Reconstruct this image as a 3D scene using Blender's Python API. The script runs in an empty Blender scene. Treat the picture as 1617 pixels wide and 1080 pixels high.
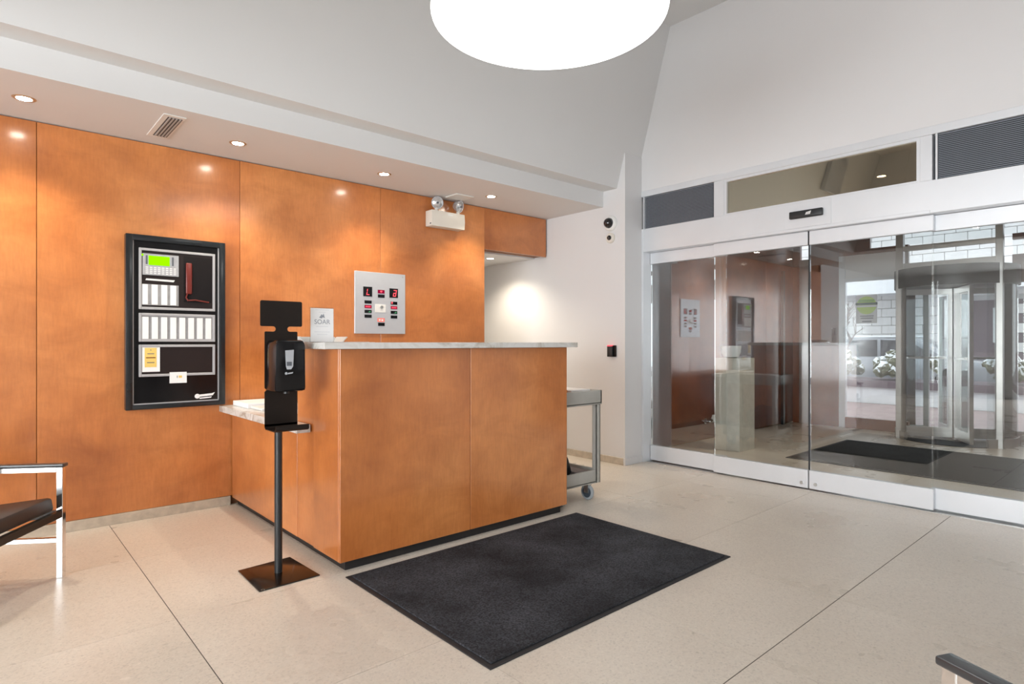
import bpy, bmesh, math, random
from mathutils import Vector, Matrix
random.seed(7)
scene = bpy.context.scene
COL = scene.collection
PI = math.pi
R = math.radians

# ------------------------------------------------------------------ camera
cam = bpy.data.cameras.new('camera')
cam.sensor_width = 36.0
cam.lens = 36.0 * 947.05 / 1617.0
cam.shift_y = 0.65 / 1617.0
cam.clip_start = 0.05
cam_o = bpy.data.objects.new('camera', cam)
COL.objects.link(cam_o)
cam_o.location = (0, 0, 1.205)
cam_o.rotation_euler = (PI / 2, 0, R(48.327 - 90))
scene.camera = cam_o

# ------------------------------------------------------------------ light
scene.view_settings.view_transform = 'Standard'
scene.view_settings.look = 'None'
scene.view_settings.gamma = 1.0
scene.view_settings.exposure = 0.42
scene.view_settings.use_curve_mapping = False

world = bpy.data.worlds.new('overcast_sky')
scene.world = world
world.use_nodes = True
wb = world.node_tree.nodes['Background']
wb.inputs[0].default_value = (0.90, 0.95, 1.0, 1)
wb.inputs[1].default_value = 1.5


def area(name, loc, rot, sx, sy, power, color=(1, 1, 1)):
    l = bpy.data.lights.new(name, 'AREA')
    l.shape = 'RECTANGLE'
    l.size, l.size_y = sx, sy
    l.energy = power
    l.color = color
    o = bpy.data.objects.new(name, l)
    COL.objects.link(o)
    o.location = loc
    o.rotation_euler = rot
    return o


# daylight of the lobby windows left of the camera (their glare shows on the desk side and the wood wall)
area('window_west_offscreen', (-6.12, -0.35, 1.40), (0, R(-90), 0), 2.4, 4.9, 430, (0.93, 0.97, 1.0))

# ------------------------------------------------------------------ materials
MATS = {}


def newmat(name):
    m = bpy.data.materials.new(name)
    m.use_nodes = True
    nt = m.node_tree
    return m, nt, nt.nodes['Principled BSDF']


def N(nt, t, **kw):
    n = nt.nodes.new(t)
    for k, v in kw.items():
        setattr(n, k, v)
    return n


def coords(nt, scale, rnd=True):
    tc = N(nt, 'ShaderNodeTexCoord')
    mp = N(nt, 'ShaderNodeMapping')
    mp.inputs['Scale'].default_value = scale
    if rnd:
        oi = N(nt, 'ShaderNodeObjectInfo')
        mu = N(nt, 'ShaderNodeMath', operation='MULTIPLY')
        mu.inputs[1].default_value = 53.0
        nt.links.new(oi.outputs['Random'], mu.inputs[0])
        ad = N(nt, 'ShaderNodeVectorMath', operation='ADD')
        nt.links.new(tc.outputs['Object'], ad.inputs[0])
        nt.links.new(mu.outputs[0], ad.inputs[1])
        nt.links.new(ad.outputs[0], mp.inputs['Vector'])
    else:
        nt.links.new(tc.outputs['Object'], mp.inputs['Vector'])
    return mp


def noise(nt, mp, scale, detail=4.0, rough=0.55):
    n = N(nt, 'ShaderNodeTexNoise')
    n.inputs['Scale'].default_value = scale
    n.inputs['Detail'].default_value = detail
    n.inputs['Roughness'].default_value = rough
    nt.links.new(mp.outputs[0], n.inputs['Vector'])
    return n


def ramp(nt, src, stops):
    r = N(nt, 'ShaderNodeValToRGB')
    els = r.color_ramp.elements
    while len(els) < len(stops):
        els.new(0.5)
    for e, (p, c) in zip(els, stops):
        e.position = p
        e.color = (c[0], c[1], c[2], 1)
    nt.links.new(src, r.inputs['Fac'])
    return r


def mixc(nt, a, b, fac, blend='MIX'):
    m = N(nt, 'ShaderNodeMix', data_type='RGBA', blend_type=blend)
    for sock, v in ((m.inputs[6], a), (m.inputs[7], b)):
        if hasattr(v, 'links'):
            nt.links.new(v, sock)
        else:
            sock.default_value = (v[0], v[1], v[2], 1)
    if hasattr(fac, 'links'):
        nt.links.new(fac, m.inputs[0])
    else:
        m.inputs[0].default_value = fac
    return m.outputs[2]


def bump(nt, p, src, strength, dist=0.002):
    b = N(nt, 'ShaderNodeBump')
    b.inputs['Strength'].default_value = strength
    b.inputs['Distance'].default_value = dist
    nt.links.new(src, b.inputs['Height'])
    nt.links.new(b.outputs[0], p.inputs['Normal'])


def simple(name, col, rough=0.5, metal=0.0, coat=0.0, var=0.04, vscale=6.0, bumps=0.0, spec=0.5):
    """plain surface with a slight procedural variation"""
    m, nt, p = newmat(name)
    mp = coords(nt, (1, 1, 1))
    n = noise(nt, mp, vscale)
    a = tuple(max(0, c * (1 - var)) for c in col)
    b = tuple(min(1, c * (1 + var)) for c in col)
    r = ramp(nt, n.outputs['Fac'], [(0.3, a), (0.7, b)])
    nt.links.new(r.outputs[0], p.inputs['Base Color'])
    p.inputs['Roughness'].default_value = rough
    p.inputs['Metallic'].default_value = metal
    p.inputs['Coat Weight'].default_value = coat
    p.inputs['Coat Roughness'].default_value = 0.08
    p.inputs['Specular IOR Level'].default_value = spec
    if bumps:
        n2 = noise(nt, mp, vscale * 20)
        bump(nt, p, n2.outputs['Fac'], bumps)
    MATS[name] = m
    return m


def emit(name, col, strength):
    m = bpy.data.materials.new(name)
    m.use_nodes = True
    nt = m.node_tree
    nt.nodes.clear()
    e = N(nt, 'ShaderNodeEmission')
    e.inputs[0].default_value = (*col, 1)
    e.inputs[1].default_value = strength
    o = N(nt, 'ShaderNodeOutputMaterial')
    nt.links.new(e.outputs[0], o.inputs[0])
    MATS[name] = m
    return m


def glass(name, tint, k, refl=(1, 1, 1), base=0.0):
    m = bpy.data.materials.new(name)
    m.use_nodes = True
    nt = m.node_tree
    nt.nodes.clear()
    t = N(nt, 'ShaderNodeBsdfTransparent')
    t.inputs[0].default_value = (*tint, 1)
    g = N(nt, 'ShaderNodeBsdfGlossy')
    g.inputs['Color'].default_value = (*refl, 1)
    g.inputs['Roughness'].default_value = 0.0
    f = N(nt, 'ShaderNodeFresnel')
    f.inputs['IOR'].default_value = 1.5
    mu = N(nt, 'ShaderNodeMath', operation='MULTIPLY_ADD', use_clamp=True)
    mu.inputs[1].default_value = k
    mu.inputs[2].default_value = base
    nt.links.new(f.outputs[0], mu.inputs[0])
    mx = N(nt, 'ShaderNodeMixShader')
    nt.links.new(mu.outputs[0], mx.inputs[0])
    nt.links.new(t.outputs[0], mx.inputs[1])
    nt.links.new(g.outputs[0], mx.inputs[2])
    o = N(nt, 'ShaderNodeOutputMaterial')
    nt.links.new(mx.outputs[0], o.inputs[0])
    MATS[name] = m
    return m


def wood(name, dark, mid, light, rough=0.38, coat=0.5):
    m, nt, p = newmat(name)
    mp = coords(nt, (1, 1, 0.16))
    fine = noise(nt, mp, 85, 4, 0.55)
    mp2 = coords(nt, (1, 1, 0.45))
    blot = noise(nt, mp2, 1.7, 4, 0.5)
    mp3 = coords(nt, (0.8, 0.8, 1.3))
    fig = noise(nt, mp3, 4.0, 5, 0.6)
    fig.inputs['Distortion'].default_value = 0.5
    c1 = ramp(nt, blot.outputs['Fac'], [(0.30, dark), (0.5, mid), (0.72, light)]).outputs[0]
    c2 = ramp(nt, fine.outputs['Fac'], [(0.3, (0.84, 0.80, 0.76)), (0.62, (1.04, 1.04, 1.04))]).outputs[0]
    c3 = mixc(nt, c1, c2, 0.5, 'MULTIPLY')
    c4 = ramp(nt, fig.outputs['Fac'], [(0.33, (0.74, 0.66, 0.58)), (0.62, (1.06, 1.06, 1.06))]).outputs[0]
    c5 = mixc(nt, c3, c4, 0.68, 'MULTIPLY')
    nt.links.new(c5, p.inputs['Base Color'])
    p.inputs['Roughness'].default_value = rough
    p.inputs['Coat Weight'].default_value = coat
    p.inputs['Coat Roughness'].default_value = 0.16
    MATS[name] = m
    return m


def terrazzo(name, base, rough):
    m, nt, p = newmat(name)
    mp = coords(nt, (1, 1, 1))
    v = N(nt, 'ShaderNodeTexVoronoi')
    v.inputs['Scale'].default_value = 150
    nt.links.new(mp.outputs[0], v.inputs['Vector'])
    sep = N(nt, 'ShaderNodeSeparateColor')
    nt.links.new(v.outputs['Color'], sep.inputs[0])
    d = tuple(c * 0.84 for c in base)
    d2 = tuple(c * 0.93 for c in base)
    w = tuple(min(1, c * 1.05) for c in base)
    chips = ramp(nt, sep.outputs[0], [(0.0, d), (0.10, d2), (0.35, base), (0.75, base), (1.0, w)])
    n = noise(nt, mp, 1.3, 4, 0.6)
    cl = ramp(nt, n.outputs['Fac'], [(0.3, (0.93, 0.91, 0.89)), (0.7, (1.05, 1.05, 1.05))])
    c = mixc(nt, chips.outputs[0], cl.outputs[0], 0.8, 'MULTIPLY')
    n3 = noise(nt, mp, 60, 3)
    sp = ramp(nt, n3.outputs['Fac'], [(0.40, (0.93, 0.92, 0.91)), (0.60, (1, 1, 1))])
    c = mixc(nt, c, sp.outputs[0], 0.6, 'MULTIPLY')
    nt.links.new(c, p.inputs['Base Color'])
    rr = ramp(nt, n.outputs['Fac'], [(0.3, (rough - 0.06,) * 3), (0.7, (rough + 0.08,) * 3)])
    nt.links.new(rr.outputs[0], p.inputs['Roughness'])
    p.inputs['Specular IOR Level'].default_value = 0.45
    MATS[name] = m
    return m


def carpet(name, dark, light, sc=2.2):
    m, nt, p = newmat(name)
    mp = coords(nt, (1, 1, 1))
    n = noise(nt, mp, sc, 5, 0.65)
    f = noise(nt, mp, 110, 3, 0.7)
    c1 = ramp(nt, n.outputs['Fac'], [(0.35, dark), (0.7, light)]).outputs[0]
    c2 = ramp(nt, f.outputs['Fac'], [(0.36, (0.22, 0.22, 0.23)), (0.66, (1.7, 1.7, 1.75))]).outputs[0]
    nt.links.new(mixc(nt, c1, c2, 0.85, 'MULTIPLY'), p.inputs['Base Color'])
    p.inputs['Roughness'].default_value = 0.85
    p.inputs['Specular IOR Level'].default_value = 0.25
    bump(nt, p, f.outputs['Fac'], 0.9, 0.006)
    MATS[name] = m
    return m


def marble(name):
    m, nt, p = newmat(name)
    mp = coords(nt, (1, 1, 1), False)
    n = noise(nt, mp, 4.5, 8, 0.65)
    n.inputs['Distortion'].default_value = 1.8
    r = ramp(nt, n.outputs['Fac'], [(0.34, (0.42, 0.37, 0.32)), (0.45, (0.58, 0.56, 0.52)), (0.55, (0.68, 0.67, 0.65)), (0.7, (0.60, 0.58, 0.55))])
    nt.links.new(r.outputs[0], p.inputs['Base Color'])
    p.inputs['Roughness'].default_value = 0.22
    MATS[name] = m
    return m


simple('wall_paint', (0.72, 0.715, 0.72), 0.6, var=0.012, vscale=1.5)
simple('ceiling_paint', (0.72, 0.72, 0.72), 0.75, var=0.01, vscale=1.2)
wood('cherry', (0.42, 0.130, 0.028), (0.57, 0.195, 0.050), (0.68, 0.265, 0.080), 0.36, 0.9)
wood('mahogany', (0.085, 0.018, 0.006), (0.14, 0.032, 0.010), (0.20, 0.052, 0.017), 0.32, 0.6)
simple('seam_dark', (0.24, 0.11, 0.05), 0.8)
terrazzo('floor_tile', (0.74, 0.675, 0.59), 0.30)
simple('joint_pale', (0.36, 0.31, 0.26), 0.9)
simple('joint_dark', (0.12, 0.10, 0.085), 0.9)
simple('stone_base', (0.55, 0.48, 0.39), 0.35, var=0.15, vscale=18)
marble('marble')
carpet('mat_pile', (0.020, 0.021, 0.024), (0.070, 0.074, 0.084))
simple('mat_rubber', (0.018, 0.018, 0.020), 0.6, bumps=0.2)
carpet('entry_mat_pile', (0.016, 0.018, 0.018), (0.036, 0.040, 0.042), 1.5)
simple('aluminium', (0.74, 0.76, 0.79), 0.38, 0.35, var=0.02, vscale=3)
simple('satin_steel', (0.58, 0.58, 0.57), 0.3, 0.9, var=0.05, vscale=5)
simple('plate_steel', (0.62, 0.64, 0.68), 0.42, 0.45, var=0.03, vscale=8)
simple('chrome', (0.86, 0.87, 0.88), 0.07, 1.0, var=0.01)
simple('bronze_black', (0.012, 0.008, 0.006), 0.42, 0.0, 0.0, var=0.1, spec=0.3)
simple('gloss_black', (0.006, 0.006, 0.007), 0.16, 0.0, 0.0, var=0.1, spec=0.35)
simple('base_gloss', (0.010, 0.006, 0.004), 0.16, var=0.1, spec=0.5)
simple('satin_black', (0.016, 0.018, 0.020), 0.36, var=0.1)
simple('toe_kick', (0.012, 0.012, 0.013), 0.3, var=0.1)
simple('frame_black', (0.012, 0.015, 0.018), 0.25, 0.0, 0.2, var=0.1, spec=0.4)
simple('panel_face', (0.022, 0.016, 0.016), 0.35, var=0.08, spec=0.25)
simple('zone_grey', (0.30, 0.30, 0.31), 0.5, var=0.1, vscale=30)
simple('keypad_grey', (0.38, 0.39, 0.42), 0.5, var=0.12, vscale=30)
simple('sign_ink', (0.30, 0.32, 0.36), 0.7)
simple('trim_silver', (0.42, 0.42, 0.44), 0.4, 0.1)
simple('matte_black', (0.010, 0.008, 0.009), 0.6, spec=0.2)
simple('white_plastic', (0.78, 0.78, 0.76), 0.4, var=0.01)
simple('off_white_plastic', (0.74, 0.70, 0.63), 0.38, var=0.015)
simple('paper', (0.86, 0.86, 0.86), 0.7, var=0.01)
simple('paper_print', (0.70, 0.71, 0.73), 0.7, var=0.02)
simple('ink_grey', (0.10, 0.11, 0.13), 0.7)
simple('yellow_card', (0.80, 0.58, 0.16), 0.6)
simple('red_handset', (0.16, 0.018, 0.012), 0.35, 0, 0.2)
simple('cart_plastic', (0.43, 0.42, 0.385), 0.5, var=0.05, vscale=10)
simple('wheel_grey', (0.35, 0.38, 0.40), 0.45)
simple('wheel_hub', (0.06, 0.08, 0.10), 0.4)
simple('leather', (0.030, 0.029, 0.029), 0.42, bumps=0.15)
simple('arm_vinyl', (0.028, 0.030, 0.034), 0.28, 0, 0.6)
simple('chair_rail', (0.02, 0.017, 0.014), 0.3, 0.3)
simple('travertine', (0.62, 0.60, 0.53), 0.5, var=0.08, vscale=12)
simple('ceramic', (0.80, 0.81, 0.82), 0.2, var=0.01)
simple('louvre', (0.30, 0.33, 0.38), 0.5, 0.2)
simple('louvre_back', (0.05, 0.055, 0.065), 0.7)
simple('slot_shade', (0.10, 0.09, 0.085), 0.7)  # dark colour standing for the shade inside the vent
simple('vent_slat', (0.45, 0.43, 0.42), 0.5)
simple('vest_ceiling', (0.62, 0.58, 0.50), 0.7)
simple('street', (0.30, 0.22, 0.22), 0.6, var=0.12)
simple('asphalt', (0.28, 0.27, 0.28), 0.8, var=0.1)
simple('snow', (0.84, 0.85, 0.88), 0.6, var=0.03, bumps=0.3)
simple('planter_stone', (0.74, 0.74, 0.76), 0.7, var=0.05)
simple('planter_cap', (0.14, 0.10, 0.12), 0.6)
simple('limestone', (0.70, 0.69, 0.69), 0.75, var=0.05, vscale=3)
simple('mortar', (0.50, 0.49, 0.50), 0.9)
simple('bark', (0.22, 0.18, 0.17), 0.8, var=0.2)
simple('car_grey', (0.30, 0.31, 0.34), 0.25, 0.3, 0.6)
simple('car_silver', (0.60, 0.61, 0.64), 0.25, 0.3, 0.6)
simple('car_window', (0.03, 0.03, 0.04), 0.1, 0, 0.6)
simple('tyre', (0.025, 0.025, 0.025), 0.8)
simple('tail_light', (0.55, 0.05, 0.22), 0.3)
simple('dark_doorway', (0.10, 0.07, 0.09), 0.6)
simple('lime_print', (0.45, 0.66, 0.06), 0.5)
simple('leaf_print', (0.20, 0.42, 0.05), 0.5)
simple('pine_print', (0.02, 0.07, 0.05), 0.5)
simple('clear_reflector', (0.70, 0.72, 0.74), 0.12, 0.7)
simple('smoke_lens', (0.006, 0.006, 0.008), 0.06, 0, 0.6)
simple('brass_ring', (0.55, 0.48, 0.36), 0.3, 0.7)
simple('gel', (0.42, 0.44, 0.47), 0.15)
emit('lamp_diffuser', (1.0, 0.985, 0.96), 3.5)
emit('downlight_glow', (1.0, 0.93, 0.80), 60.0)
emit('led_red', (1.0, 0.08, 0.10), 1.6)
emit('led_dim', (0.55, 0.01, 0.07), 0.45)
emit('led_coral', (1.0, 0.22, 0.17), 0.9)
emit('led_green', (0.15, 0.55, 0.25), 0.5)
emit('lcd_green', (0.32, 0.95, 0.0), 0.95)
glass('door_glass', (0.98, 0.992, 0.988), 1.55, base=0.0)
glass('street_glass', (0.96, 0.975, 0.975), 1.2)
glass('reflective_glass', (0.55, 0.50, 0.42), 2.0, (0.80, 0.74, 0.60), 0.45)
glass('clear_acrylic', (0.95, 0.96, 0.96), 1.6)
glass('curved_glass', (0.94, 0.97, 0.975), 1.2)

# snow-dusted shrub: green-brown, white where it faces up
m, nt, p = newmat('shrub')
mp = coords(nt, (1, 1, 1))
nz = noise(nt, mp, 14, 4)
gq = ramp(nt, nz.outputs['Fac'], [(0.35, (0.08, 0.09, 0.05)), (0.6, (0.20, 0.20, 0.13))])
geo = N(nt, 'ShaderNodeNewGeometry')
sx = N(nt, 'ShaderNodeSeparateXYZ')
nt.links.new(geo.outputs['Normal'], sx.inputs[0])
ad = N(nt, 'ShaderNodeMath', operation='ADD')
nt.links.new(sx.outputs['Z'], ad.inputs[0])
nt.links.new(nz.outputs['Fac'], ad.inputs[1])
sn = ramp(nt, ad.outputs[0], [(0.75, (0, 0, 0)), (1.0, (1, 1, 1))])
nt.links.new(mixc(nt, gq.outputs[0], (0.8, 0.82, 0.85), sn.outputs[0]), p.inputs['Base Color'])
p.inputs['Roughness'].default_value = 0.8
MATS['shrub'] = m

# ------------------------------------------------------------------ builders
OFF = {}


class B:
    """collects shapes (world coordinates, or the thing's own when its root is turned) into one mesh"""

    def __init__(self):
        self.bm = bmesh.new()

    def box(self, x0, x1, y0, y1, z0, z1, bev=0.0, seg=2):
        mat = Matrix.Translation(((x0 + x1) / 2, (y0 + y1) / 2, (z0 + z1) / 2)) @ Matrix.Diagonal((abs(x1 - x0), abs(y1 - y0), abs(z1 - z0), 1))
        r = bmesh.ops.create_cube(self.bm, size=1.0, matrix=mat)
        if bev:
            es = {e for v in r['verts'] for e in v.link_edges}
            bmesh.ops.bevel(self.bm, geom=list(es), offset=bev, segments=seg, affect='EDGES', profile=0.5)
        return self

    def obox(self, c, ax, ay, az, hx, hy, hz, bev=0.0):
        """box with its own axes"""
        m3 = Matrix((ax, ay, az)).transposed().to_4x4()
        mat = Matrix.Translation(c) @ m3 @ Matrix.Diagonal((2 * hx, 2 * hy, 2 * hz, 1))
        r = bmesh.ops.create_cube(self.bm, size=1.0, matrix=mat)
        if bev:
            es = {e for v in r['verts'] for e in v.link_edges}
            bmesh.ops.bevel(self.bm, geom=list(es), offset=bev, segments=2, affect='EDGES', profile=0.5)
        return self

    def cyl(self, a, b, r, r2=None, seg=24, caps=True):
        a, b = Vector(a), Vector(b)
        d = b - a
        q = Vector((0, 0, 1)).rotation_difference(d.normalized()).to_matrix().to_4x4()
        bmesh.ops.create_cone(self.bm, cap_ends=caps, segments=seg, radius1=r, radius2=r if r2 is None else r2, depth=d.length, matrix=Matrix.Translation((a + b) / 2) @ q)
        return self

    def sphere(self, c, r, sc=(1, 1, 1), seg=20, rings=12):
        bmesh.ops.create_uvsphere(self.bm, u_segments=seg, v_segments=rings, radius=r, matrix=Matrix.Translation(c) @ Matrix.Diagonal((*sc, 1)))
        return self

    def prism(self, pts, axis, a, b, bev=0.0):
        """2-D outline pushed along an axis; axis 'x': pts are (y,z), 'y': (x,z), 'z': (x,y)"""
        def P(p, t):
            return {'x': (t, p[0], p[1]), 'y': (p[0], t, p[1]), 'z': (p[0], p[1], t)}[axis]
        n = len(pts)
        va = [self.bm.verts.new(P(p, a)) for p in pts]
        vb = [self.bm.verts.new(P(p, b)) for p in pts]
        fs = [self.bm.faces.new(va), self.bm.faces.new(list(reversed(vb)))]
        for i in range(n):
            fs.append(self.bm.faces.new((va[i], vb[i], vb[(i + 1) % n], va[(i + 1) % n])))
        bmesh.ops.recalc_face_normals(self.bm, faces=fs)
        if bev:
            es = {e for v in va + vb for e in v.link_edges}
            bmesh.ops.bevel(self.bm, geom=list(es), offset=bev, segments=2, affect='EDGES', profile=0.5)
        return self

    def lathe(self, prof, c, seg=32, axis='z'):
        rings = []
        for (r, h) in prof:
            ring = []
            for k in range(seg):
                t = 2 * PI * k / seg
                u, v = r * math.cos(t), r * math.sin(t)
                p = {'z': (u, v, h), 'x': (h, u, v), 'y': (u, h, v)}[axis]
                ring.append(self.bm.verts.new(Vector(c) + Vector(p)))
            rings.append(ring)
        fs = []
        for a, b in zip(rings, rings[1:]):
            for k in range(seg):
                fs.append(self.bm.faces.new((a[k], a[(k + 1) % seg], b[(k + 1) % seg], b[k])))
        fs.append(self.bm.faces.new(rings[0]))
        fs.append(self.bm.faces.new(rings[-1]))
        bmesh.ops.recalc_face_normals(self.bm, faces=fs)
        return self

    def tube(self, pts, r, seg=8):
        for a, b in zip(pts, pts[1:]):
            self.cyl(a, b, r, seg=seg)
        for p_ in pts[1:-1]:
            self.sphere(p_, r, seg=seg, rings=6)
        return self


def put(o, parent, label, cat, group, kind):
    if parent is not None:
        o.parent = parent
    if label:
        o['label'] = label
    if cat:
        o['category'] = cat
    if group:
        o['group'] = group
    if kind:
        o['kind'] = kind


def mk(name, b, mat, parent=None, label=None, cat=None, group=None, kind=None, smooth=False):
    me = bpy.data.meshes.new(name)
    off = OFF.get(parent.name) if parent is not None else None
    if off is not None:
        bmesh.ops.translate(b.bm, verts=b.bm.verts, vec=-Vector(off))
    b.bm.to_mesh(me)
    b.bm.free()
    me.materials.append(MATS[mat])
    if smooth:
        for f in me.polygons:
            f.use_smooth = True
        me.set_sharp_from_angle(angle=R(38))
    o = bpy.data.objects.new(name, me)
    COL.objects.link(o)
    put(o, parent, label, cat, group, kind)
    OFF[o.name] = off
    return o


def root(name, loc, label, cat, group=None, kind=None, rz=0.0):
    o = bpy.data.objects.new(name, None)
    o.empty_display_size = 0.1
    COL.objects.link(o)
    o.location = loc
    o.rotation_euler = (0, 0, rz)
    put(o, None, label, cat, group, kind)
    OFF[o.name] = None if rz else Vector(loc)
    return o


FACE = {'-y': Matrix(((1, 0, 0), (0, 0, -1), (0, 1, 0))),
        '-x': Matrix(((0, 0, -1), (-1, 0, 0), (0, 1, 0))),
        '+x': Matrix(((0, 0, 1), (1, 0, 0), (0, 1, 0)))}


def text(name, s, size, loc, face, mat, parent, depth=0.0004, align='CENTER', label=None, shear=0.0):
    cu = bpy.data.curves.new(name, 'FONT')
    cu.body = s
    cu.size = size
    cu.align_x = align
    cu.align_y = 'CENTER'
    cu.extrude = depth
    cu.shear = shear
    tmp = bpy.data.objects.new('tmp_text', cu)
    COL.objects.link(tmp)
    me = bpy.data.meshes.new_from_object(tmp)
    bpy.data.objects.remove(tmp)
    off = OFF.get(parent.name)
    me.transform(Matrix.Translation(Vector(loc) - (Vector(off) if off is not None else Vector())) @ FACE[face].to_4x4())
    me.materials.clear()
    me.materials.append(MATS[mat])
    o = bpy.data.objects.new(name, me)
    COL.objects.link(o)
    put(o, parent, label, None, None, None)
    OFF[o.name] = off
    return o


def struct(name, b, mat, label, cat, parent=None, smooth=False):
    return mk(name, b, mat, parent, label if parent is None else None, cat if parent is None else None, None, 'structure' if parent is None else None, smooth)


# ------------------------------------------------------------------ the setting: floor
YW = 4.72      # face of the wood wall
XW = 4.73      # white wall right of the desk
XH = 5.0       # face of the glazed entrance wall
ZS = 2.573     # soffit
ZL = 2.73      # ledge above the soffit
ZC = 4.26      # flat ceiling
floor = struct('floor', B().box(-6.2, 5.2, -3.2, 6.7, -0.12, -0.004), 'joint_pale', 'pale terrazzo tile floor of the lobby with thin joints', 'floor')
mk('joint_strip', B().box(0.6425, 0.6475, -3.2, 4.7, -0.006, -0.0008), 'joint_dark', floor)
mk('joint_strip', B().box(-6.2, 5.06, 1.0825, 1.0875, -0.006, -0.0008), 'joint_dark', floor)
xs = [-6.2] + [0.645 + 0.79 * k for k in range(-8, 6)] + [5.2]
ys = [-3.2, -2.575, -1.66, -0.745, 0.17, 1.085, 2.0, 2.917, 3.88, 4.80, 5.75, 6.7]
for i in range(len(xs) - 1):
    for j in range(len(ys) - 1):
        if ys[j] >= 4.8 and xs[i] < 3.0:
            continue
        gx0 = 0.0021 if abs(xs[i] - 0.645) < 0.01 else 0.0011
        gx1 = 0.0021 if abs(xs[i + 1] - 0.645) < 0.01 else 0.0011
        gy0 = 0.0021 if abs(ys[j] - 1.085) < 0.01 else 0.0011
        gy1 = 0.0021 if abs(ys[j + 1] - 1.085) < 0.01 else 0.0011
        mk('tile', B().box(xs[i] + gx0, xs[i + 1] - gx1, ys[j] + gy0, ys[j + 1] - gy1, -0.010, 0.0), 'floor_tile', floor)

# vestibule floor
vfloor = struct('floor_vestibule', B().box(5.2, 9.3, -0.3, 4.1, -0.12, -0.004), 'joint_pale', 'beige tile floor of the vestibule beyond the glass doors', 'floor')
vx = [5.2, 6.15, 7.1, 8.05, 9.0, 9.3]
vy = [-0.3, 0.66, 1.62, 2.58, 3.54, 4.1]
for i in range(5):
    for j in range(5):
        mk('tile', B().box(vx[i] + 0.0012, vx[i + 1] - 0.0012, vy[j] + 0.0012, vy[j + 1] - 0.0012, -0.010, 0.0), 'floor_tile', vfloor)

# ------------------------------------------------------------------ back wall of wood panels
wall_back = struct('wall_back', B().box(-2.1, 3.80, YW + 0.028, YW + 0.20, 0, 2.70).box(3.80, 4.72, YW + 0.028, YW + 0.20, 2.165, 2.70), 'seam_dark', 'wall of tall cherry wood veneer panels behind the reception desk', 'wall')
G = 0.0016
for a, b_ in ((-2.1, -0.91), (-0.91, 0.27), (0.27, 1.468), (1.468, 2.65), (2.65, 3.828)):
    mk('panel', B().box(a + G, b_ - G if b_ < 3.8 else b_, YW, YW + 0.026, 0.068, ZS - 0.006, 0.0012, 1), 'cherry', wall_back)
mk('panel', B().box(3.828 + G, 4.705, YW, YW + 0.026, 2.150, ZS - 0.006, 0.0012, 1), 'cherry', wall_back)
mk('end_panel', B().box(3.80, 3.828, YW + 0.027, YW + 0.20, 0.0, 2.150), 'cherry', wall_back)
struct('baseboard_back', B().box(-2.1, 1.40, YW - 0.008, YW + 0.026, 0, 0.066, 0.002, 1), 'stone_base', 'low stone baseboard under the wood panels', 'baseboard')
struct('baseboard_desk_area', B().box(3.12, 3.828, YW - 0.008, YW + 0.026, 0, 0.066, 0.002, 1), 'stone_base', 'stone baseboard behind the desk beside the passage opening', 'baseboard')

# passage behind the opening
struct('wall_passage_left', B().box(3.70, 3.795, YW + 0.21, 6.7, 0, 2.17), 'wall_paint', 'white side wall inside the passage opening', 'wall')
struct('wall_passage_end', B().box(3.70, 4.90, 6.55, 6.7, 0, 2.6), 'wall_paint', 'white end wall of the passage', 'wall')
struct('ceiling_passage', B().box(3.80, 4.74, YW + 0.21, 6.6, 2.150, 2.25), 'ceiling_paint', 'low white ceiling of the passage', 'ceiling')

# white wall with its return beside the glass doors
wall_right = struct('wall_right', B().box(XW, 5.2, 3.655, 6.7, 0, ZC), 'wall_paint', 'plain white wall at the right of the reception desk', 'wall')
mk('return_face', B().box(XW - 0.001, XH - 0.002, 3.649, 3.656, 0.0, 3.06), 'wall_paint', wall_right)
struct('baseboard_right', B().box(XW - 0.010, XW + 0.02, 3.664, 6.55, 0, 0.068, 0.002, 1), 'stone_base', 'low stone baseboard along the white wall', 'baseboard')
struct('baseboard_return', B().box(XW - 0.010, XH, 3.638, 3.663, 0, 0.068, 0.002, 1), 'wall_paint', 'low pale baseboard on the wall return by the doors', 'baseboard')

# ceiling: soffit, ledge, steep cove and flat top
ceil = struct('ceiling', B().box(-0.95, 5.2, -3.2, 3.40, ZC, ZC + 0.15), 'ceiling_paint', 'high flat white ceiling over the lobby', 'ceiling')
struct('ceiling_soffit', B().prism([(4.95, ZS), (3.924, ZS), (3.924, ZL), (3.75, ZL), (3.317, ZC), (3.317, ZC + 0.15), (4.95, ZC + 0.15)], 'x', -0.95, XH - 0.001), 'ceiling_paint', 'stepped white soffit and steep sloping cove above the wood wall', 'ceiling')
struct('ceiling_west', B().box(-6.2, -0.95, -3.2, 4.95, ZL, ZL + 0.12), 'ceiling_paint', 'lower white ceiling over the window end of the lobby', 'ceiling')
struct('wall_bulkhead', B().box(-1.10, -0.951, -3.2, 4.95, ZL + 0.12, ZC + 0.15), 'ceiling_paint', 'white bulkhead closing the high ceiling at the window end', 'wall')

# entrance wall above the glazing
struct('wall_entrance', B().box(XH, 5.2, -3.2, 3.66, 2.723, ZC + 0.15).box(XH, 5.2, -3.2, -0.25, 0, 2.723), 'wall_paint', 'white wall above the glazed entrance', 'wall')

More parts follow.
